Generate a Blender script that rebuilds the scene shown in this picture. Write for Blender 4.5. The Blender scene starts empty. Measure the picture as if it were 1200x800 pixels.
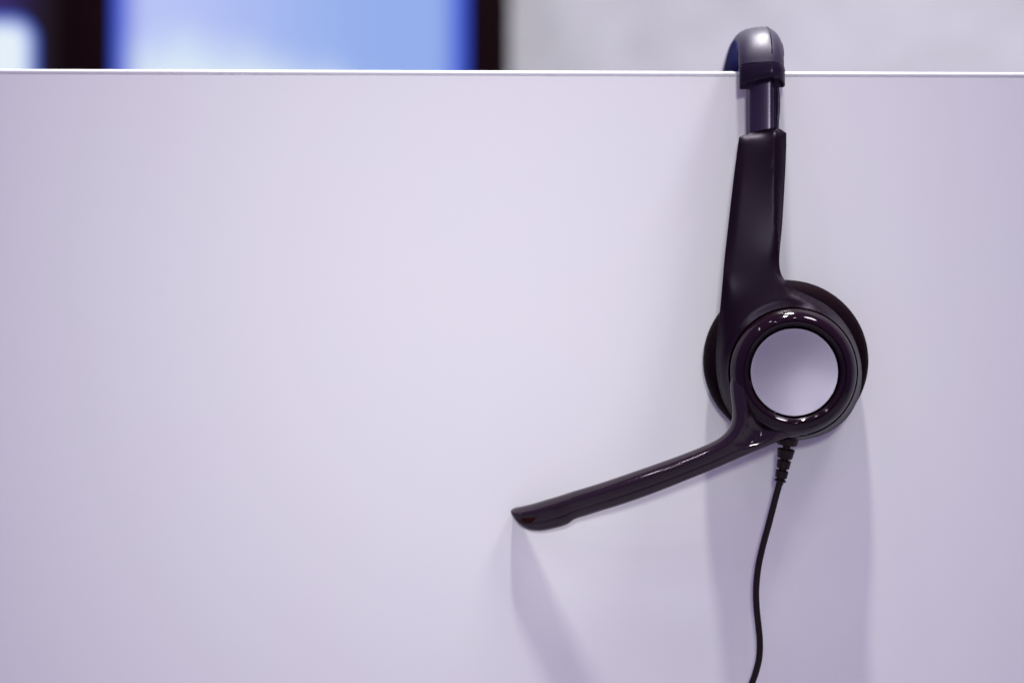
import bpy, bmesh, math
import numpy as np
from mathutils.geometry import delaunay_2d_cdt
from mathutils import Vector, Matrix

# ------------------------------------------------------------------ camera, world, lamps, exposure
scene = bpy.context.scene
CAM_Y = -0.87                 # metres in front of the partition's face (y = 0)
F_PX = 2550.0                 # focal length in pixels of the 1200-pixel photograph
ROLL = math.atan(4.2 / 1200)
RIGHT = Vector((math.cos(ROLL), 0, math.sin(ROLL)))
UP = Vector((-math.sin(ROLL), 0, math.cos(ROLL)))

cam_data = bpy.data.cameras.new('camera')
cam = bpy.data.objects.new('camera', cam_data)
scene.collection.objects.link(cam)
cam.matrix_world = Matrix(((RIGHT.x, UP.x, 0, 0), (RIGHT.y, UP.y, -1, CAM_Y), (RIGHT.z, UP.z, 0, 0), (0, 0, 0, 1)))
cam_data.sensor_width = 36
cam_data.lens = 36 * F_PX / 1200
cam_data.clip_start = 0.01
cam_data.clip_end = 100
cam_data.dof.use_dof = True
cam_data.dof.focus_distance = 0.845
cam_data.dof.aperture_fstop = 3.8
scene.camera = cam

world = bpy.data.worlds.new('World')
scene.world = world
world.use_nodes = True
bg = world.node_tree.nodes['Background']
bg.inputs[0].default_value = (0.62, 0.44, 1.0, 1)
bg.inputs[1].default_value = 0.35


def area(name, loc, size, power, color=(0.98, 1.0, 0.95), target=None):
    l = bpy.data.lights.new(name, 'AREA')
    l.shape = 'DISK'; l.size = size; l.energy = power; l.color = color
    o = bpy.data.objects.new(name, l)
    o.location = loc
    if target is not None:
        o.rotation_euler = (Vector(target) - Vector(loc)).to_track_quat('-Z', 'Y').to_euler()
    scene.collection.objects.link(o)
    return o


CEIL = 2.8
key_data = bpy.data.lights.new('ceiling_spot', 'SPOT')
key_data.energy = 375; key_data.color = (0.98, 1.0, 0.91)
key_data.spot_size = math.radians(13.5); key_data.spot_blend = 1.0; key_data.shadow_soft_size = 0.085
key = bpy.data.objects.new('ceiling_spot', key_data)
key.location = (-0.03, -0.51, CEIL)
key.rotation_euler = (Vector((0.02, 0, -0.05)) - Vector(key.location)).to_track_quat('-Z', 'Y').to_euler()
scene.collection.objects.link(key)
area('ceiling_downlight', (1.34, -0.76, CEIL), 0.75, 55)
area('ceiling_downlight', (-0.90, -0.90, CEIL), 0.15, 4)
area('ceiling_downlight', (-1.80, -0.90, CEIL), 0.15, 4)
area('ceiling_downlight', (-1.80, -1.80, CEIL), 0.15, 4)
area('ceiling_downlight', (0.50, -1.80, CEIL), 0.09, 4)
area('ceiling_downlight', (-0.55, -2.50, CEIL), 0.09, 4)
area('ceiling_downlight', (0.20, 0.42, CEIL), 0.45, 106)       # behind the partition
spot_data = bpy.data.lights.new('added_pool_spot', 'SPOT')  # lamp added only to make the soft bright pool on the partition
spot_data.energy = 225; spot_data.color = (0.96, 1.0, 0.91)
spot_data.spot_size = math.radians(8.3); spot_data.spot_blend = 1.0; spot_data.shadow_soft_size = 0.20
spot = bpy.data.objects.new('added_pool_spot', spot_data)
spot.location = (-0.10, -2.9, 0.55)
spot.rotation_euler = (Vector((-0.012, 0, 0.004)) - Vector(spot.location)).to_track_quat('-Z', 'Y').to_euler()
scene.collection.objects.link(spot)

scene.view_settings.view_transform = 'Standard'
scene.view_settings.look = 'None'
scene.view_settings.exposure = 0.0
scene.view_settings.gamma = 1.0


# ------------------------------------------------------------------ helpers
def P(px, py, d=0.0):
    """pixel of the photograph at d millimetres in front of the partition -> point"""
    depth = -d / 1000 - CAM_Y
    return Vector((0, CAM_Y + depth, 0)) + RIGHT * ((px - 600) / F_PX * depth) + UP * ((400 - py) / F_PX * depth)


def S(px, d=0.0):
    return px / F_PX * (-d / 1000 - CAM_Y)


def catmull(pts, n, closed=False):
    """resample points (tuples of any length) with a Catmull-Rom curve, n samples per span"""
    out = []
    m = len(pts)
    spans = m if closed else m - 1
    for i in range(spans):
        if closed:
            a, b, c, e = pts[(i - 1) % m], pts[i], pts[(i + 1) % m], pts[(i + 2) % m]
        else:
            a, b, c, e = pts[max(i - 1, 0)], pts[i], pts[i + 1], pts[min(i + 2, m - 1)]
        for k in range(n):
            t = k / n
            out.append(tuple(0.5 * ((2 * b[j]) + (c[j] - a[j]) * t + (2 * a[j] - 5 * b[j] + 4 * c[j] - e[j]) * t * t
                                    + (3 * b[j] - a[j] - 3 * c[j] + e[j]) * t ** 3) for j in range(len(b))))
    if not closed:
        out.append(tuple(pts[-1]))
    return out


def resample(pts, n, closed):
    """n points evenly along a polyline"""
    vs = [Vector(p) for p in pts]
    if closed:
        vs.append(vs[0])
    L = [0]
    for i in range(len(vs) - 1):
        L.append(L[-1] + (vs[i + 1] - vs[i]).length)
    out, j = [], 0
    for k in range(n):
        s = L[-1] * k / (n if closed else n - 1)
        while j < len(L) - 2 and L[j + 1] < s:
            j += 1
        t = (s - L[j]) / max(L[j + 1] - L[j], 1e-12)
        out.append(vs[j].lerp(vs[j + 1], min(t, 1)))
    return out


def build(name, verts, faces, mat, parent=None, smooth=True, merge=0, sharp=40):
    me = bpy.data.meshes.new(name)
    me.from_pydata([tuple(v) for v in verts], [], faces)
    bm = bmesh.new(); bm.from_mesh(me)
    if merge:
        bmesh.ops.remove_doubles(bm, verts=bm.verts, dist=merge)
    bmesh.ops.recalc_face_normals(bm, faces=bm.faces)
    bm.to_mesh(me); bm.free()
    if smooth:
        me.shade_smooth()
        me.set_sharp_from_angle(angle=math.radians(sharp))
    me.materials.append(mat)
    o = bpy.data.objects.new(name, me)
    scene.collection.objects.link(o)
    if parent:
        o.parent = parent
    return o


def rings_mesh(rings, closed=True, cap0=False, cap1=False):
    """stack of equal-length vertex loops -> verts, faces"""
    verts, faces = [], []
    n = len(rings[0])
    for r in rings:
        verts += r
    for i in range(len(rings) - 1):
        for k in range(n if closed else n - 1):
            k2 = (k + 1) % n
            faces.append((i * n + k, i * n + k2, (i + 1) * n + k2, (i + 1) * n + k))
    if cap0:
        faces.append(tuple(range(n)))
    if cap1:
        faces.append(tuple((len(rings) - 1) * n + k for k in range(n)))
    return verts, faces


def lathe(name, cx, cz, profile, mat, parent, n=96, sz=1.0, cap0=False, cap1=False, sharp=40):
    """profile: (radius m, stand-off m) turned about the axis through (cx, cz) that points at the viewer"""
    rings = []
    for r, d in profile:
        rings.append([Vector((cx + r * math.cos(2 * math.pi * k / n), -d, cz + sz * r * math.sin(2 * math.pi * k / n))) for k in range(n)])
    v, f = rings_mesh(rings, True, cap0, cap1)
    return build(name, v, f, mat, parent, sharp=sharp)


def tube(name, pts, rad, mat, parent, n=16):
    """pts: Vectors; rad: number or list"""
    rings = []
    for i, p in enumerate(pts):
        t = (pts[min(i + 1, len(pts) - 1)] - pts[max(i - 1, 0)]).normalized()
        u = t.cross(Vector((0, 1, 0)))
        if u.length < 1e-4:
            u = Vector((1, 0, 0))
        u.normalize(); w = t.cross(u)
        r = rad[i] if isinstance(rad, (list, tuple)) else rad
        rings.append([p + (u * math.cos(2 * math.pi * k / n) + w * math.sin(2 * math.pi * k / n)) * r for k in range(n)])
    v, f = rings_mesh(rings, True, True, True)
    return build(name, v, f, mat, parent)


def box(name, lo, hi, mat, parent=None, bevel=0.0, seg=3):
    bm = bmesh.new()
    bmesh.ops.create_cube(bm, size=1)
    for v in bm.verts:
        v.co = Vector([lo[i] + (v.co[i] + 0.5) * (hi[i] - lo[i]) for i in range(3)])
    if bevel:
        bmesh.ops.bevel(bm, geom=list(bm.edges), offset=bevel, segments=seg, profile=0.5, affect='EDGES')
    me = bpy.data.meshes.new(name)
    bm.to_mesh(me); bm.free()
    me.shade_smooth(); me.set_sharp_from_angle(angle=math.radians(35))
    me.materials.append(mat)
    o = bpy.data.objects.new(name, me)
    scene.collection.objects.link(o)
    if parent:
        o.parent = parent
    return o


def empty(name, loc):
    o = bpy.data.objects.new(name, None)
    o.empty_display_size = 0.05
    o.location = loc
    scene.collection.objects.link(o)
    return o


def adopt(parent):
    """children were modelled in world space: keep them there under a moved parent"""
    inv = Matrix.Translation(parent.location).inverted()
    for c in parent.children:
        c.matrix_parent_inverse = inv


# ------------------------------------------------------------------ materials
def mat(name, color, rough=0.5, metal=0.0, spec=0.5, coat=0.0, bump=None, vary=None, rvary=None, tint=None):
    """bump=(scale, strength, distance); vary=(scale, amount) colour; rvary=(scale, amount) roughness"""
    m = bpy.data.materials.new(name)
    m.use_nodes = True
    nt = m.node_tree
    b = nt.nodes['Principled BSDF']
    b.inputs['Base Color'].default_value = (*color, 1)
    b.inputs['Roughness'].default_value = rough
    b.inputs['Metallic'].default_value = metal
    b.inputs['Specular IOR Level'].default_value = spec
    b.inputs['Coat Weight'].default_value = coat
    if tint:
        b.inputs['Specular Tint'].default_value = (*tint, 1)
    b.inputs['Coat Roughness'].default_value = 0.04
    tc = nt.nodes.new('ShaderNodeTexCoord')

    def noise(scale, detail=3):
        n = nt.nodes.new('ShaderNodeTexNoise')
        n.inputs['Scale'].default_value = scale; n.inputs['Detail'].default_value = detail
        nt.links.new(tc.outputs['Object'], n.inputs['Vector'])
        return n
    if bump:
        n = noise(bump[0])
        bp = nt.nodes.new('ShaderNodeBump')
        bp.inputs['Strength'].default_value = bump[1]; bp.inputs['Distance'].default_value = bump[2]
        nt.links.new(n.outputs['Fac'], bp.inputs['Height'])
        nt.links.new(bp.outputs['Normal'], b.inputs['Normal'])
    if vary:
        n = noise(vary[0], 4)
        mx = nt.nodes.new('ShaderNodeMix'); mx.data_type = 'RGBA'
        mx.inputs[6].default_value = (*[c * (1 - vary[1]) for c in color], 1)
        mx.inputs[7].default_value = (*[min(c * (1 + vary[1]), 1) for c in color], 1)
        nt.links.new(n.outputs['Fac'], mx.inputs[0])
        nt.links.new(mx.outputs[2], b.inputs['Base Color'])
    if rvary:
        n = noise(rvary[0], 4)
        mr = nt.nodes.new('ShaderNodeMapRange')
        mr.inputs['To Min'].default_value = rough - rvary[1]; mr.inputs['To Max'].default_value = rough + rvary[1]
        nt.links.new(n.outputs['Fac'], mr.inputs['Value'])
        nt.links.new(mr.outputs['Result'], b.inputs['Roughness'])
    return m


M = {}
M['panel'] = mat('white_melamine', (0.735, 0.715, 0.765), 0.50, spec=0.3, bump=(900, 0.05, 0.0002), vary=(16, 0.02))
nt = M['panel'].node_tree
for n in nt.nodes:
    if n.type == 'MIX':
        n.inputs[6].default_value = (0.748, 0.704, 0.768, 1); n.inputs[7].default_value = (0.722, 0.728, 0.772, 1)
M['edge'] = mat('white_edge_strip', (0.74, 0.73, 0.77), 0.36, spec=0.5)
M['matte'] = mat('matte_black_plastic', (0.0048, 0.0015, 0.0048), 0.35, spec=0.17, tint=(0.80, 0.66, 1.0), bump=(3200, 0.12, 0.0002), rvary=(60, 0.03))
M['gloss'] = mat('gloss_black_plastic', (0.0058, 0.0012, 0.0036), 0.06, spec=0.36, tint=(0.95, 0.86, 1.0))
M['boom'] = mat('dark_boom_plastic', (0.0085, 0.0035, 0.0065), 0.10, spec=0.65, tint=(1.0, 0.88, 1.0))
M['satin'] = mat('satin_black_plastic', (0.009, 0.004, 0.012), 0.26, spec=0.35, tint=(0.7,0.66,1.0), bump=(2500, 0.06, 0.0001))
M['slider'] = mat('dark_metal_slider', (0.045, 0.031, 0.066), 0.26, metal=0.5, spec=0.5, bump=(3000, 0.08, 0.0001))
M['vinyl'] = mat('charcoal_vinyl', (0.016, 0.011, 0.028), 0.44, spec=0.7, tint=(0.9, 0.84, 1.0), bump=(1200, 0.12, 0.0002))
M['pad'] = mat('black_foam_pad', (0.004, 0.0025, 0.055), 0.6, spec=0.03, bump=(1500, 0.2, 0.0002))
M['rubber'] = mat('black_rubber', (0.008, 0.0015, 0.003), 0.45, spec=0.25, bump=(2000, 0.1, 0.0001))
M['hole'] = mat('dark_opening', (0.022, 0.003, 0.002), 0.6, spec=0.1)
M['wall'] = mat('painted_wall', (0.71, 0.71, 0.73), 0.8, spec=0.2, vary=(17, 0.24))
M['floor'] = mat('grey_carpet', (0.40, 0.38, 0.44), 0.9, spec=0.1, bump=(700, 0.5, 0.002), vary=(300, 0.3))
M['bezel'] = mat('black_bezel', (0.008, 0.0015, 0.003), 0.6, spec=0.05)


def silver_disc():
    m = mat('brushed_silver', (0.26, 0.235, 0.31), 0.40, metal=0.9, bump=(2600, 0.30, 0.00013), rvary=(90, 0.06))
    return m


M['silver'] = silver_disc()


def cushion_fabric():
    m = mat('ribbed_black_leatherette', (0.0055, 0.0015, 0.0035), 0.60, spec=0.03, tint=(0.7, 0.6, 1.0))
    nt = m.node_tree; b = nt.nodes['Principled BSDF']
    tc = nt.nodes.new('ShaderNodeTexCoord')
    mp = nt.nodes.new('ShaderNodeMapping'); mp.inputs['Rotation'].default_value = (0, math.radians(62), 0)
    w = nt.nodes.new('ShaderNodeTexWave')
    w.bands_direction = 'X'; w.inputs['Scale'].default_value = 420; w.inputs['Distortion'].default_value = 0.6
    w.inputs['Detail'].default_value = 1
    bp = nt.nodes.new('ShaderNodeBump'); bp.inputs['Strength'].default_value = 0.6; bp.inputs['Distance'].default_value = 0.0003
    nt.links.new(tc.outputs['Object'], mp.inputs['Vector']); nt.links.new(mp.outputs['Vector'], w.inputs['Vector'])
    nt.links.new(w.outputs['Fac'], bp.inputs['Height']); nt.links.new(bp.outputs['Normal'], b.inputs['Normal'])
    return m


M['cushion'] = cushion_fabric()


def emission_mat(name):
    m = bpy.data.materials.new(name); m.use_nodes = True
    nt = m.node_tree
    for n in list(nt.nodes):
        nt.nodes.remove(n)
    out = nt.nodes.new('ShaderNodeOutputMaterial'); em = nt.nodes.new('ShaderNodeEmission')
    nt.links.new(em.outputs[0], out.inputs[0])
    return m, nt, em


def M_(nt, op, a, b=None, c=None, clamp=False):
    n = nt.nodes.new('ShaderNodeMath'); n.operation = op; n.use_clamp = clamp
    for i, x in enumerate((a, b, c)):
        if x is None:
            continue
        if isinstance(x, (int, float)):
            n.inputs[i].default_value = x
        else:
            nt.links.new(x, n.inputs[i])
    return n.outputs[0]


def smooth(nt, v, a, b):
    n = nt.nodes.new('ShaderNodeMapRange'); n.interpolation_type = 'SMOOTHSTEP'
    n.inputs['From Min'].default_value = a; n.inputs['From Max'].default_value = b
    nt.links.new(v, n.inputs['Value'])
    return n.outputs['Result']


def mixc(nt, f, a, b):
    n = nt.nodes.new('ShaderNodeMix'); n.data_type = 'RGBA'
    nt.links.new(f, n.inputs[0])
    for i, x in ((6, a), (7, b)):
        if isinstance(x, tuple):
            n.inputs[i].default_value = (*x, 1)
        else:
            nt.links.new(x, n.inputs[i])
    return n.outputs[2]


# ------------------------------------------------------------------ setting
TOP = P(600, 83, 0).z
FLOOR_Z = -1.08
WALL_Y = 0.86
floor = box('floor', (-3, -4, FLOOR_Z - 0.02), (3, WALL_Y, FLOOR_Z), M['floor']); floor['kind'] = 'structure'
wall = box('wall', (-3, WALL_Y, FLOOR_Z), (3, WALL_Y + 0.1, 1.7), M['wall']); wall['kind'] = 'structure'

part = empty('partition_panel', (0, 0.0125, FLOOR_Z))
part['label'] = 'white melamine partition panel with bright edge strip that the headset hangs over'
part['category'] = 'partition'; part['kind'] = 'thing'
box('board', (-1.2, 0, FLOOR_Z), (1.2, 0.025, TOP - 0.0021), M['panel'], part)
box('edge_strip', (-1.2, -0.00003, TOP - 0.00205), (1.2, 0.02503, TOP), M['edge'], part, bevel=0.0009, seg=4)
adopt(part)


# wall-mounted displays behind the partition
def screen_main():
    m, nt, em = emission_mat('display_picture_sky')
    tc = nt.nodes.new('ShaderNodeTexCoord'); sp = nt.nodes.new('ShaderNodeSeparateXYZ')
    nt.links.new(tc.outputs['Generated'], sp.inputs[0])
    nz = nt.nodes.new('ShaderNodeTexNoise'); nz.inputs['Scale'].default_value = 3.0; nz.inputs['Detail'].default_value = 2
    nt.links.new(tc.outputs['Generated'], nz.inputs['Vector'])
    x, z = sp.outputs['X'], sp.outputs['Z']
    # a bank of white cloud low in the picture, higher on its left
    lim = M_(nt, 'SUBTRACT', CLOUD_Z, M_(nt, 'MULTIPLY', smooth(nt, x, 0.35, 0.95), CLOUD_DROP))
    h = M_(nt, 'SUBTRACT', lim, z)
    h = M_(nt, 'ADD', h, M_(nt, 'MULTIPLY', M_(nt, 'SUBTRACT', nz.outputs['Fac'], 0.5), 0.22))
    cl = smooth(nt, h, -0.06, 0.10)
    sky = mixc(nt, smooth(nt, x, 0.0, 0.8), (0.50, 0.56, 0.93), (0.30, 0.43, 0.84))
    col = mixc(nt, cl, sky, (0.72, 0.84, 0.93))
    edge = M_(nt, 'MINIMUM', x, M_(nt, 'SUBTRACT', 1.0, x))
    col = mixc(nt, smooth(nt, edge, 0.0, 0.10), (0.03, 0.07, 0.62), col)
    nt.links.new(col, em.inputs['Color']); em.inputs['Strength'].default_value = 1.0
    return m


def screen_dark():
    m, nt, em = emission_mat('display_picture_dark')
    tc = nt.nodes.new('ShaderNodeTexCoord'); sp = nt.nodes.new('ShaderNodeSeparateXYZ')
    nt.links.new(tc.outputs['Object'], sp.inputs[0])
    x, z = sp.outputs['X'], sp.outputs['Z']
    dx = M_(nt, 'MAXIMUM', M_(nt, 'SUBTRACT', x, BLOB[0]), 0.0)
    dz = M_(nt, 'MAXIMUM', M_(nt, 'SUBTRACT', z, BLOB[1]), 0.0)
    r = M_(nt, 'SQRT', M_(nt, 'ADD', M_(nt, 'MULTIPLY', dx, dx), M_(nt, 'MULTIPLY', dz, dz)))
    f = smooth(nt, r, BLOB[2] * 1.08, BLOB[2] * 0.86)
    f2 = smooth(nt, r, BLOB[2] * 0.95, BLOB[2] * 0.35)
    bgc = mixc(nt, smooth(nt, x, BLOB[0] - 0.02, BLOB[0] + 0.03), (0.045, 0.030, 0.16), (0.016, 0.010, 0.016))
    blob = mixc(nt, f2, (0.06, 0.14, 0.72), (0.78, 0.87, 0.95))
    col = mixc(nt, f, bgc, blob)
    nt.links.new(col, em.inputs['Color']); em.inputs['Strength'].default_value = 1.0
    return m


DISP_D = 790                   # millimetres behind the partition face


def display(name, px0, px1, bez0, bez1, z0, z1, screen_mat, label):
    """px0..px1 screen, bez0/bez1 outer bezel edges (pixels at the display's distance)"""
    xs0, xs1 = P(px0, 40, -DISP_D).x, P(px1, 40, -DISP_D).x
    xb0, xb1 = P(bez0, 40, -DISP_D).x, P(bez1, 40, -DISP_D).x
    y = DISP_D / 1000
    root = empty(name, ((xb0 + xb1) / 2, y + 0.03, z0 - 0.02))
    root['label'] = label; root['category'] = 'display'; root['group'] = 'displays on the wall behind the partition'
    t = 0.016
    box('bezel_side', (xb0, y - 0.004, z0 - t), (xs0, y + 0.02, z1 + t), M['bezel'], root, 0.0015)
    box('bezel_side', (xs1, y - 0.004, z0 - t), (xb1, y + 0.02, z1 + t), M['bezel'], root, 0.0015)
    box('bezel_rail', (xs0, y - 0.0035, z0 - t), (xs1, y + 0.02, z0), M['bezel'], root, 0.0015)
    box('bezel_rail', (xs0, y - 0.0035, z1), (xs1, y + 0.02, z1 + t), M['bezel'], root, 0.0015)
    box('screen', (xs0 - 0.0005, y, z0 - 0.0005), (xs1 + 0.0005, y + 0.018, z1 + 0.0005), screen_mat, root)
    box('back_shell', (xb0 + 0.004, y + 0.0205, z0), (xb1 - 0.004, y + 0.038, z1), M['bezel'], root, 0.003)
    xm = (xb0 + xb1) / 2
    box('wall_bracket', (xm - 0.05, y + 0.0385, (z0 + z1) / 2 - 0.05), (xm + 0.05, WALL_Y - 0.0005, (z0 + z1) / 2 + 0.05), M['bezel'], root)
    adopt(root)
    return root


z_edge = P(300, 83, -DISP_D).z           # lowest visible height on the displays
z_top = P(300, 0, -DISP_D).z
SZ0, SZ1 = z_edge - 0.16, z_top + 0.09
CLOUD_Z = (P(300, 47, -DISP_D).z - SZ0) / (SZ1 - SZ0)
CLOUD_DROP = (z_top - z_edge) * 0.75 / (SZ1 - SZ0)
display('wall_display', 131, 549, 84, 597, SZ0, SZ1, screen_main(),
        'wall display with a bright blue sky and white cloud picture')
b0 = P(0, 78, -DISP_D)
b0 = P(13, 49, -DISP_D)
BLOB = (b0.x, b0.z, S(31, -DISP_D))
display('wall_display', -260, 66, -300, 83, SZ0, SZ1, screen_dark(),
        'wall display with a nearly black picture and a glowing white rounded shape')

# ------------------------------------------------------------------ headset
hs = empty('headset', P(929.5, 520, 0))
hs['label'] = 'black corded headset with boom microphone and silver ear disc hanging over the white partition'
hs['category'] = 'headset'

CX, CZ = P(929.5, 435.8, 31).x, P(929.5, 435.8, 31).z        # axis of the ear cup
QX, QZ = P(921, 422.5, 11).x, P(921, 422.5, 11).z            # axis of the cushion


def mm(r_px, d):
    return (S(r_px, d), d / 1000)


front_parts = []

# ear cushion: a soft ring
prof = []
for k in range(25):
    a = -math.pi * 0.5 + math.pi * k / 24          # outer bulge from the back face to the front face
    prof.append((0.0225 + 0.0101 * abs(math.cos(a)) ** 0.55, 0.0098 + 0.0088 * math.sin(a)))
prof = [(0.012, 0.006), (0.017, 0.0022)] + prof + [(0.012, 0.0186)]
cushion = lathe('ear_cushion', QX, QZ, prof, M['cushion'], hs, n=128, sz=0.978, cap0=True, cap1=True)
front_parts.append(cushion)
# backing plate between cushion and shell
plate = lathe('cup_backplate', (CX + QX) / 2, (CZ + QZ) / 2,
              [(0.0245, 0.0172), (0.0262, 0.0180), (0.0268, 0.0195), (0.0268, 0.0240), (0.024, 0.026)], M['matte'], hs, cap0=True, cap1=True)
front_parts.append(plate)

# arm + cup shell, outline clockwise from the top ridge
outline = [(908, 149.5), (915, 151.5), (921.5, 156), (921.2, 180), (919, 225), (916.5, 265), (914, 292), (913.2, 308), (915.5, 321),
           (922, 331.5), (932, 339.5), (945, 345.5), (960, 352.5), (975, 362.5), (988, 376), (998, 391), (1005, 408),
           (1009, 425), (1010, 440), (1008, 458), (1002, 475), (993, 489), (981, 500), (966, 508.5), (950, 513.5), (930, 516),
           (905, 513.5), (882, 505), (866, 495.5), (853.5, 481), (845.5, 464), (841, 446), (839, 426), (840, 402), (844, 360), (849.3, 300),
           (855.5, 245), (861, 198), (866, 161), (880, 155.5), (895, 151.5)]
RC = (929.5, 435.8)
R_IN = 76.2


def circ(deg, r=R_IN):
    a = math.radians(deg)
    return (RC[0] + r * math.cos(a), RC[1] - r * math.sin(a))


# (inner px, inner stand-off mm, rim stand-off mm) for each outline point
ARM = [(150, 20.0), (180, 22.0), (215, 23.8), (250, 24.9), (285, 25.8), (315, 27.1), (340, 29.2), (360, 31.6)]


ARM_C = catmull([(130, 18.5)] + ARM + [(366, 32.2)], 12)


def arm_d(y):
    for (a, u), (b, v) in zip(ARM_C, ARM_C[1:]):
        if y <= b:
            return u + (v - u) * (y - a) / max(b - a, 1e-9)
    return ARM_C[-1][1]


JY = circ(97)[1]


def ridge(q):
    """q 0..1 down the ridge of the arm to where it meets the ring"""
    y = 150.2 + (JY - 150.2) * q
    x = 908 + (circ(97)[0] - 908) * q - 4 * math.sin(math.pi * q)
    return x, y, arm_d(y)


def lerp_keys(keys, v):
    for (a, u), (b, w) in zip(keys, keys[1:]):
        if v <= b:
            t = (v - a) / (b - a)
            t = t * t * (3 - 2 * t) * 0.25 + t * 0.75
            return u + (w - u) * t
    return keys[-1][1]


def smoothline(pts, n):
    return [tuple(p) for p in resample([(x, y, 0) for x, y in pts], n, False)]


NA, NC = 64, 220
right_arm = smoothline([outline[0], outline[1], outline[2]] + catmull(outline[2:10], 10)[1:], NA)
left_curve = catmull([outline[32], outline[33], outline[34], (847, 327)] + outline[35:39], 10)
cut = min(range(len(left_curve)), key=lambda k: abs(left_curve[k][1] - 327))
left_arm = smoothline(left_curve[cut:] + [outline[39], outline[40], outline[0]], NA)
cup_curve = [p for p in catmull(outline[7:36], 10)]
a0 = min(range(len(cup_curve)), key=lambda k: (cup_curve[k][0] - right_arm[-1][0]) ** 2 + (cup_curve[k][1] - right_arm[-1][1]) ** 2)
b0_ = min(range(len(cup_curve)), key=lambda k: (cup_curve[k][0] - left_arm[0][0]) ** 2 + (cup_curve[k][1] - left_arm[0][1]) ** 2)
cup = smoothline([right_arm[-1][:2]] + cup_curve[a0 + 1:b0_] + [left_arm[0][:2]], NC)
dense = []
for k, (x, y, _) in enumerate(right_arm[:-1]):
    u = k / (NA - 1)
    q = lerp_keys([(0, 0), (0.07, 0.03), (0.80, 0.80), (1, 1)], u)
    rx, ry, rd = ridge(q)
    dense.append((x, y, rx, ry, rd, rd - 4.3 + 1.7 * lerp_keys([(0, 0), (0.45, 0), (0.9, 1), (1, 1)], q)))
for k, (x, y, _) in enumerate(cup):
    u = k / (NC - 1)
    nat = math.degrees(math.atan2(RC[1] - y, x - RC[0]))          # natural direction
    if u > 0.3 and nat > 0: nat -= 360
    if u > 0.3 and nat > -90: nat -= 360
    a_in = 97 - 360 * u
    w0 = min(1, u / 0.16); w1 = min(1, (1 - u) / 0.30)
    w = min(w0 * w0 * (3 - 2 * w0), w1 * w1 * (3 - 2 * w1))
    ang = a_in * (1 - w) + nat * w
    ix, iy = circ(ang)
    rim = lerp_keys([(0, 29.0), (0.05, 27.6), (0.18, 24.0), (0.72, 24.0), (0.90, 25.6), (1.0, 26.6)], u)
    dense.append((x, y, ix, iy, 31.6, rim))
for k, (x, y, _) in enumerate(left_arm[1:-1]):
    u = (k + 1) / (NA - 1)
    q = lerp_keys([(0, 1), (0.79, 0.07), (1, 0)], u)
    # land on the same ridge vertices as the right side
    rs = min(dense[:NA - 1], key=lambda r: abs(r[3] - ridge(q)[1]))
    dense.append((x, y, rs[2], rs[3], rs[4], rs[4] - 4.2 - 0.8 * max(0, (q - 0.75) / 0.25) - 1.5 * max(0, (0.07 - q) / 0.07)))
# front face of the shell: a skin stretched between the rim, the groove of the ring and the ridge of the arm
N_OUT = len(dense)
loop = [(r[0], r[1]) for r in dense]
BUL = 1.3
rim_d = [r[5] - BUL * 0.4 for r in dense]
N_CIR = 150
circle = [circ(360 * k / N_CIR) for k in range(N_CIR)]
NR = 40
ridge_pts = [ridge(0.012 + 0.70 * k / (NR - 1)) for k in range(NR)]


def inside(x, y):
    c = False
    for (x0, y0), (x1, y1) in zip(loop, loop[1:] + loop[:1]):
        if (y0 > y) != (y1 > y) and x < (x1 - x0) * (y - y0) / (y1 - y0) + x0:
            c = not c
    return c


LA = np.array(loop); LB = np.roll(LA, -1, axis=0)


def dist_out(x, y):
    p = np.array((x, y)); ab = LB - LA
    t = np.clip(((p - LA) * ab).sum(1) / np.maximum((ab * ab).sum(1), 1e-9), 0, 1)
    return float(np.sqrt((((LA + ab * t[:, None]) - p) ** 2).sum(1)).min())


def off_loop(k, e):
    (x0, y0), (x1, y1) = loop[k - 1], loop[(k + 1) % N_OUT]
    L = math.hypot(x1 - x0, y1 - y0) or 1
    return (loop[k][0] - (y1 - y0) / L * e, loop[k][1] + (x1 - x0) / L * e)


pts2 = [Vector(p) for p in loop] + [Vector(p) for p in circle] + [Vector(p[:2]) for p in ridge_pts]
STEP = 2.3
extra = []
for e in (0.8, 1.9):                                   # fine rows just inside the rim
    extra += [off_loop(k, e) for k in range(N_OUT)]
gy = 150.0
row = 0
while gy < 518:
    gx = 838.0 + (STEP / 2 if row % 2 else 0)
    while gx < 1012:
        extra.append((gx, gy, 1))
        gx += STEP
    gy += STEP * 0.87; row += 1
for q in extra:
    x, y = q[:2]
    if math.hypot(x - RC[0], y - RC[1]) < R_IN + 0.7 or not inside(x, y):
        continue
    if len(q) == 3 and (dist_out(x, y) < 2.9 or (y < 310 and min(abs(x - r[0]) + abs(y - r[1]) for r in ridge_pts) < 1.5)):
        continue
    pts2.append(Vector((x, y)))
edges2 = [(k, (k + 1) % N_OUT) for k in range(N_OUT)] + [(N_OUT + k, N_OUT + (k + 1) % N_CIR) for k in range(N_CIR)]
edges2 += [(N_OUT + N_CIR + k, N_OUT + N_CIR + k + 1) for k in range(NR - 1)]
V2, _, F2, OV, _, _ = delaunay_2d_cdt(pts2, edges2, [], 0, 1e-4)
orig = [o[0] if o else -1 for o in OV]
F2 = [f_ for f_ in F2 if (lambda c: inside(*c) and math.hypot(c[0] - RC[0], c[1] - RC[1]) > R_IN - 0.02)
      (tuple(sum(V2[k][a] for k in f_) / 3 for a in (0, 1)))]
nv = len(V2)
D = np.full(nv, 27.0); pinned = np.zeros(nv, bool)
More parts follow.
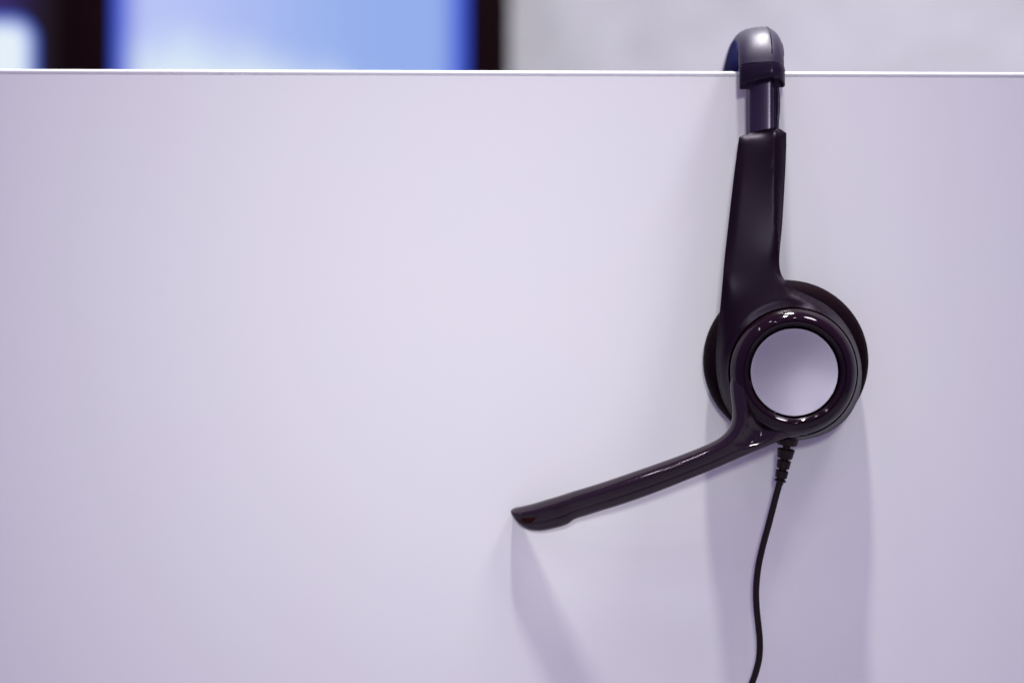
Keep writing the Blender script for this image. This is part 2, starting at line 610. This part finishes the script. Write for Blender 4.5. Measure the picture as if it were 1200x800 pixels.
for k, o_ in enumerate(orig):
    if 0 <= o_ < N_OUT:
        D[k] = rim_d[o_]; pinned[k] = True
    elif N_OUT <= o_ < N_OUT + N_CIR:
        D[k] = 31.6; pinned[k] = True
    elif N_OUT + N_CIR <= o_ < N_OUT + N_CIR + NR:
        D[k] = ridge_pts[o_ - N_OUT - N_CIR][2] - BUL; pinned[k] = True
ed = np.array(sorted({tuple(sorted((f_[a], f_[(a + 1) % 3]))) for f_ in F2 for a in range(3)}))
XY = np.array([(v_[0], v_[1]) for v_ in V2])
wt = 1.0 / np.maximum(((XY[ed[:, 0]] - XY[ed[:, 1]]) ** 2).sum(1), 0.05)
deg = np.maximum(np.bincount(ed[:, 0], wt, nv) + np.bincount(ed[:, 1], wt, nv), 1e-9)
# bulge added after the relaxation makes the rim roll over
dist = np.array([dist_out(v_[0], v_[1]) for v_ in V2])
dcir = np.array([max(0.0, math.hypot(v_[0] - RC[0], v_[1] - RC[1]) - R_IN) for v_ in V2])
for _ in range(4000):
    acc = np.bincount(ed[:, 0], wt * D[ed[:, 1]], nv) + np.bincount(ed[:, 1], wt * D[ed[:, 0]], nv)
    new = acc / deg
    D = np.where(pinned, D, D + 1.0 * (new - D))
bul = BUL * (1 - (1 - np.minimum(dist / 11.0, 1)) ** 2.2) * np.minimum(1, dcir / 9.0)
DD = D + bul
for _ in range(3):                                     # soften everything but the borders
    acc = np.bincount(ed[:, 0], wt * DD[ed[:, 1]], nv) + np.bincount(ed[:, 1], wt * DD[ed[:, 0]], nv)
    fixed = pinned & (np.array([not (o_ >= N_OUT + N_CIR and o_ < N_OUT + N_CIR + NR) for o_ in orig]))
    DD = np.where(fixed, DD, 0.5 * DD + 0.5 * acc / deg)
verts = [P(V2[k][0], V2[k][1], DD[k]) for k in range(nv)]
faces = [tuple(f_) for f_ in F2]
where = {o_: k for k, o_ in enumerate(orig) if o_ >= 0}
# side wall and back
b1 = len(verts)
for k in range(N_OUT):
    verts.append(P(*loop[k], rim_d[k] - 6.0))
for k in range(N_OUT):
    verts.append(P(*off_loop(k, 1.5), rim_d[k] - 6.8))
for k in range(N_OUT):
    k2 = (k + 1) % N_OUT
    faces.append((where[k], where[k2], b1 + k2, b1 + k))
    faces.append((b1 + k, b1 + k2, b1 + N_OUT + k2, b1 + N_OUT + k))
faces.append(tuple(b1 + N_OUT + k for k in range(N_OUT)))
# inner wall of the groove
b2 = len(verts)
for k in range(N_CIR):
    verts.append(P(*circ(360 * k / N_CIR, R_IN - 0.5), 27.5))
for k in range(N_CIR):
    k2 = (k + 1) % N_CIR
    faces.append((where[N_OUT + k], where[N_OUT + k2], b2 + k2, b2 + k))
shell = build('ear_cup_shell', verts, faces, M['matte'], hs, sharp=62)
front_parts.append(shell)

# glossy ring and silver disc
ringo = lathe('glossy_ring', CX, CZ, [mm(70, 27), mm(74.9, 28.5), mm(75.0, 31.2), mm(74.6, 32.0), mm(73, 33.2), mm(70, 34.8), mm(66.5, 36.1),
                                       mm(63, 36.9), mm(60.6, 37.1), mm(60.0, 36.6), mm(59.4, 36.75), mm(57, 36.3),
                                       mm(54.6, 35.4), mm(53.1, 34.2), mm(52.6, 32.5), mm(52.4, 30.5)], M['gloss'], hs, n=128, sharp=60)
front_parts.append(ringo)
disc = lathe('silver_disc', CX, CZ, [mm(51.0, 30), mm(51.3, 34.55), mm(51.0, 34.66), mm(48.5, 34.60), mm(46, 34.52), mm(40, 34.35), mm(30, 34.07), mm(20, 33.84),
                                      mm(10, 33.70), mm(4, 33.65), mm(0.05, 33.64)], M['silver'], hs, n=128, sharp=20)
front_parts.append(disc)

# slider bar between the shell and the headband
slider_sec = [(-5.7, -2.4), (-5.75, 0.4), (-5.3, 1.5), (-4.0, 2.4), (-1.6, 3.3), (0.8, 3.9), (2.4, 4.1), (3.3, 3.8), (3.8, 2.9), (4.3, 1.4), (5.5, 0.6), (5.6, -2.4)]
rings = []
for py, d in ((176, 10.4), (150, 10.0), (125, 9.8), (104, 9.8), (84, 9.8)):
    c = P(894.5, py, d)
    rings.append([c + Vector((u / 1000, -w / 1000, 0)) for u, w in catmull(slider_sec, 3, True)])
v, f = rings_mesh(rings, True, True, True)
slider = build('slider_bar', v, f, M['slider'], hs, sharp=60)
front_parts.append(slider)
wire = tube('link_wire', [P(x, y, d) for x, y, d in catmull([(908.5, 92, 10), (911.3, 103, 10.5), (912.6, 116, 11), (912.4, 130, 11), (911.3, 142, 11), (909.5, 156, 10.5)], 5)],
            0.0006, M['slider'], hs, n=10)
front_parts.append(wire)

# ------------------------------------------------------------------ headband: swept over the top of the partition
BX = P(892.5, 85, 14).x
MIRROR_Y = 0.0345
REAR_DZ = -0.012
zc = P(893, 100, 15).z
path = [(-0.0150, zc - 0.004), (-0.0150, zc + 0.004), (-0.0138, zc + 0.0105), (-0.0105, zc + 0.0155), (-0.0050, zc + 0.0187), (0.003, zc + 0.0203),
        (0.013, zc + 0.0206), (0.025, zc + 0.0196), (0.038, zc + 0.0172), (0.052, zc + 0.0130), (0.064, zc + 0.0070),
        (0.0745, zc - 0.0005), (0.0815, zc - 0.0085), (0.0840, zc - 0.0160)]
dense_path = resample([(BX, y, z) for y, z in catmull(path, 10)], 90, False)
band_sec = [(-8.6, -2.2), (-8.9, -0.6), (-8.6, 0.9), (-7.2, 2.7), (-4.6, 4.1), (-1.4, 4.9), (1.4, 5.15), (3.2, 5.05), (4.8, 4.5), (6.8, 3.1), (8.2, 1.2),
            (8.8, -0.4), (8.7, -2.2), (6, -2.6), (0, -2.7), (-6, -2.6)]


collar_sec = [(-8.6, -2.2), (-8.9, -0.6), (-8.5, 0.9), (-7.0, 2.4), (-4.6, 3.4), (-1.4, 4.4), (1.6, 5.2), (3.2, 5.5), (4.0, 5.2), (6.4, 3.5), (8.2, 1.4),
              (8.8, -0.4), (8.7, -2.2), (6, -2.6), (0, -2.7), (-6, -2.6)]


def frames(pts):
    out = []
    for i, p in enumerate(pts):
        t = (pts[min(i + 1, len(pts) - 1)] - pts[max(i - 1, 0)]).normalized()
        nrm = t.cross(Vector((1, 0, 0))).normalized()      # for an upward tangent this points to the viewer (-y)
        if i == 0 and nrm.y > 0:
            nrm = -nrm
        if out and nrm.dot(out[-1][1]) < 0:
            nrm = -nrm
        out.append((p, nrm, t))
    return out


FR = frames(dense_path)
sec = catmull(band_sec, 4, True)
rings = [[p + Vector((1, 0, 0)) * (u / 1000) + n * (w / 1000) for u, w in sec] for p, n, t in FR[8:-8]]
v, f = rings_mesh(rings, True, True, True)
band = build('headband', v, f, M['vinyl'], hs, sharp=70)
# seam along the ridge and stitched seam across it
tube('seam', [p + Vector((1, 0, 0)) * 0.0036 + n * 0.00500 for p, n, t in FR[10:-10:2]], 0.00030, M['satin'], band, n=8)
# foam pad under the band
pad_sec = [(-8.9, 0.3), (-9.15, -1.5), (-8.6, -4.5), (-7.0, -8.0), (-3.0, -9.0), (3.0, -9.0), (7.0, -8.0), (8.6, -4.5), (9.1, -1.5), (8.8, 0.2), (4, -1.5), (-4, -1.5)]
psec = catmull(pad_sec, 3, True)
ids = [i for i, (p, n, t) in enumerate(FR) if -0.0125 < p.y and i < len(FR) - 12 and p.z > zc + 0.002]
rings = []
for j, i in enumerate(ids):
    p, n, t = FR[i]
    e = min(j, len(ids) - 1 - j)
    k = min(1.0, 0.25 + 0.75 * (e / 12.0) ** 0.6)
    rings.append([p + Vector((1, 0, 0)) * (u / 1000) + n * ((-2.5 + (w + 2.5) * k * 0.85) / 1000) for u, w in psec])
v, f = rings_mesh(rings, True, True, True)
build('headband_pad', v, f, M['pad'], hs, sharp=70)


# end collars of the band
def collar(fr):
    s = []
    for u, w in catmull(collar_sec, 4, True):
        s.append((u * 1.03 + 0.1, w * 1.10 + (0.35 if w > 0 else -0.35)))
    rings = []
    n0 = len(fr)
    p0, nn0, t0 = fr[0]
    # lower lip, cut so that the front ridge sits higher than the sides
    def lip(scale, extra):
        r = []
        for u, w in s:
            up = max(0.0, w) / 1000 * 0.62 + (0.0008 if u > 5 else 0)
            r.append(p0 + Vector((1, 0, 0)) * (u * scale / 1000) + nn0 * (w * scale / 1000) + t0 * (up + extra))
        return r
    rings.append(lip(0.70, 0.004))
    rings.append(lip(0.84, 0.0012))
    rings.append(lip(0.94, 0.0))
    rings.append(lip(1.0, 0.0004))
    for i in range(1, n0):
        p, n, t = fr[i]
        e = 1.0 - (0.05 if i == n0 - 1 else 0)
        rings.append([p + Vector((1, 0, 0)) * (u * e / 1000) + n * (w * e / 1000) for u, w in s])
    return rings_mesh(rings, True, True, True)


start = [fr for fr in FR if fr[0].y < 0 and fr[0].z < zc + 0.0085]
base = []
p0, n0_, t0_ = start[0]
for k in range(6):
    base.append((p0 + t0_ * (-0.0005 + 0.0), n0_, t0_))
start = [(p0 + t0_ * 0.0026, n0_, t0_)] + [fr for fr in start if fr[0].z > p0.z + 0.0078]
v, f = collar(start)
coll = build('band_collar', v, f, M['satin'], hs, sharp=50)
front_parts.append(coll)
# small latch on the collar's right flank
c = P(914.5, 82, 15)
latch = box('latch', (c.x - 0.0006, c.y - 0.002, c.z - 0.0022), (c.x + 0.0009, c.y + 0.002, c.z + 0.0022), M['gloss'], coll, 0.0004)

# ------------------------------------------------------------------ boom microphone
# stations: top edge, crease, lower edge, stand-off of the crease (mm)
ST = [((598.3, 598.5), (598.6, 600), (599.2, 602), 4.4), ((600, 596), (600.5, 601), (602, 607), 5.2), ((604, 594.2), (604.5, 602), (609, 615), 5.9),
      ((612, 592.6), (612, 602), (620, 621), 6.6), ((625, 589.5), (626, 600), (634, 622), 7.3),
      ((640, 585), (641, 596.5), (650, 619), 8.3), ((652, 581.5), (654, 593), (659, 616.4), 9.2), ((658, 579.6), (660, 591.2), (666, 613.5), 9.7),
      ((664, 577.7), (666, 589.5), (674, 608.2), 10.2), ((673, 574.8), (676, 586.6), (688, 603.8), 11.0), ((693, 568.8), (696, 580.3), (706, 598), 12.8),
      ((713, 562.4), (716, 573.8), (725, 592.2), 14.7), ((740, 553.2), (744, 564.6), (752, 583), 17.2), ((767, 543.8), (771, 555), (780, 572.5), 19.8),
      ((790, 535.6), (796, 546), (806, 562), 22.4), ((808, 528.8), (815, 538.3), (826, 554), 24.6), ((822, 523.2), (831, 531.5), (844, 546.5), 26.8),
      ((834, 517.8), (844, 525), (860, 539.6), 28.8), ((844, 512), (855.5, 518.6), (876, 532.6), 30.8), ((851.5, 505), (864.5, 511.5), (892, 526), 32.6),
      ((856, 497), (870, 503), (905, 520), 34.2), ((858, 487.5), (873, 492), (916, 515.4), 35.6), ((857.5, 476), (874, 479), (927, 512.2), 36.5),
      ((855.8, 462), (872.6, 466), (938, 510.6), 36.6), ((855.2, 448), (871.5, 453), (948, 508.5), 35.8), ((856.5, 436), (872, 440), (958, 504), 33)]
BD = [(598, 5.6), (604, 7.4), (620, 9.4), (640, 12.6), (660, 15.6), (690, 20.0), (720, 23.4), (760, 26.8), (800, 29.3), (835, 31.4), (860, 33.4), (868, 35.0), (873, 36.2)]


BDC = catmull(BD, 10)


def boom_d(x):
    for (a, u), (b, w) in zip(BDC, BDC[1:]):
        if x <= b:
            return u + (w - u) * (x - a) / (b - a)
    return BD[-1][1]


flat = [(*a, *b, *c_, boom_d(b[0]) if k < len(ST) - 4 else (36.85, 36.85, 36.8, 36.0)[k - len(ST) + 4]) for k, (a, b, c_, d) in enumerate(ST)]
fl = catmull(flat, 6)


FLANK = ((0.0, -1.15), (0.03, -0.92), (0.12, -0.70), (0.28, -0.49), (0.46, -0.32), (0.64, -0.185), (0.80, -0.085), (0.91, -0.035), (1.0, -0.01))
LOWER = ((0.05, 0.0), (0.14, -0.01), (0.30, -0.035), (0.475, -0.07), (0.50, -0.092), (0.525, -0.078), (0.72, -0.15), (0.88, -0.27), (0.96, -0.42), (1.0, -0.62))


def boom_section(row, n):
    tx, ty, cx, cy, bx, by, d = row
    k = n
    pts = []
    thick = min(5.2, 1.4 + 0.25 * abs(ty - by)) if d < 34 else 5.0
    low = 0.35 * thick
    def mixp(a, b, t): return (a[0] + (b[0] - a[0]) * t, a[1] + (b[1] - a[1]) * t)
    T, Cc, B = (tx, ty), (cx, cy), (bx, by)
    # upper flank slopes back from the crease to the top edge; the lower face looks at the room
    for t, h in FLANK:
        pts.append((*mixp(T, Cc, t), d + h * thick))
    for t, h in LOWER:
        if d >= 33:
            g = min(1, (d - 33) / 3)
            h = h - 0.85 * g * math.sin(math.pi * min(1, t * 1.25)) - 0.35 * t * g
        pts.append((*mixp(Cc, B, t), d + h * thick))
    pts.append((*mixp(T, B, 0.93), d - 1.18 * thick))
    pts.append((*mixp(T, B, 0.10), d - 1.36 * thick))
    return [P(*p) for p in pts]


rings = [boom_section(r, i) for i, r in enumerate(fl)]
v, f = rings_mesh(rings, True, True, True)
boom = build('microphone_boom', v, f, M['boom'], hs, sharp=100)
# sound port near the tip
port = [(607, 608.6), (612, 607.2), (620, 606.4), (628, 605.4), (627, 608.2), (624, 611.4), (619.5, 614), (614.5, 614.6), (610.5, 612.6), (608, 610.3)]
pp = catmull(port, 3, True)
cxp = sum(p[0] for p in pp) / len(pp); cyp = sum(p[1] for p in pp) / len(pp)


def port_d(x, y):
    # stand-off of the boom's lower face there, a hair proud
    best = None
    for r in fl:
        tx, ty, cx, cy, bx, by, d = r
        for q in range(0, 21):
            t = q / 20
            X, Y = cx + (bx - cx) * t, cy + (by - cy) * t
            e = (X - x) ** 2 + (Y - y) ** 2
            if best is None or e < best[0]:
                thick = min(5.2, 1.4 + 0.25 * abs(ty - by))
                tab = ((0, -0.01),) + LOWER
                for (a, u), (b, w) in zip(tab, tab[1:]):
                    if a <= t <= b:
                        h = u + (w - u) * (t - a) / (b - a)
                best = (e, d + h * thick)
    return best[1]


rings = [[P(x, y, port_d(x, y) - 0.5) for x, y in pp], [P(x, y, port_d(x, y) + 0.10) for x, y in pp],
         [P(x + (cxp - x) * 0.12, y + (cyp - y) * 0.12, port_d(x, y) + 0.12) for x, y in pp],
         [P(x + (cxp - x) * 0.5, y + (cyp - y) * 0.5, port_d(x + (cxp - x) * 0.5, y + (cyp - y) * 0.5) + 0.10) for x, y in pp]]
v, f = rings_mesh(rings, True, True, True)
build('microphone_port', v, f, M['hole'], boom, sharp=60)

# ------------------------------------------------------------------ strain relief and cable
def axis_pt(s):
    # axis of the strain relief from the cup (s=0) to its lower end (s=1)
    x = 923.2 + (913.6 - 923.2) * s ** 1.25
    y = 512 + (566 - 512) * s
    return P(x, y, 20.0 - 1.5 * s)


pr = []       # (s, radius px)
def ribs():
    segs = [(0.0, 0.17, 13.5, 12.0), (0.255, 0.46, 10.4, 8.9), (0.50, 0.675, 8.3, 7.6), (0.72, 0.885, 7.6, 7.0), (0.915, 0.965, 7.0, 6.8)]
    neck = 4.8
    for i, (a, b, r0, r1) in enumerate(segs):
        if i:
            pr.append((a - 0.006, neck))
        pr.append((a, r0 - 0.8)); pr.append((a + 0.012, r0)); pr.append((b - 0.012, r1)); pr.append((b, r1 - 0.8))
        if i < len(segs) - 1:
            pr.append((b + 0.006, neck))
    pr.append((0.975, 4.4)); pr.append((1.03, 4.0))


ribs()
tube('strain_relief', [axis_pt(s) for s, r in pr], [S(r, 19) for s, r in pr], M['rubber'], hs, n=24)
cab = [(915.8, 552, 18.7), (913.2, 566, 18.4), (907, 590, 17.6), (900.5, 615, 16.6), (893.5, 641, 15.4), (888.4, 665, 14.4), (886, 690, 13.4), (886.6, 712, 12.6),
       (888.8, 733, 12), (890.4, 752, 11.4), (889.6, 770, 11), (886, 786, 10.6), (880.5, 802, 10.2), (873, 822, 9.8), (866, 850, 9), (862, 900, 7), (866, 1000, 5), (872, 1150, 4),
       (868, 1400, 3), (862, 1800, 2.5), (860, 2400, 2.5)]
tube('cable', [P(*c_) for c_ in catmull(cab, 7)], S(3.9, 14), M['rubber'], hs, n=14)

# ------------------------------------------------------------------ the other ear cup, behind the partition
flip = Matrix.Translation((0, 2 * MIRROR_Y, REAR_DZ)) @ Matrix.Scale(-1, 4, (0, 1, 0))
for o in front_parts:
    c2 = bpy.data.objects.new(o.name.split('.')[0], o.data.copy())
    c2.data.transform(flip); c2.data.flip_normals()
    scene.collection.objects.link(c2)
    c2.parent = hs
adopt(hs)
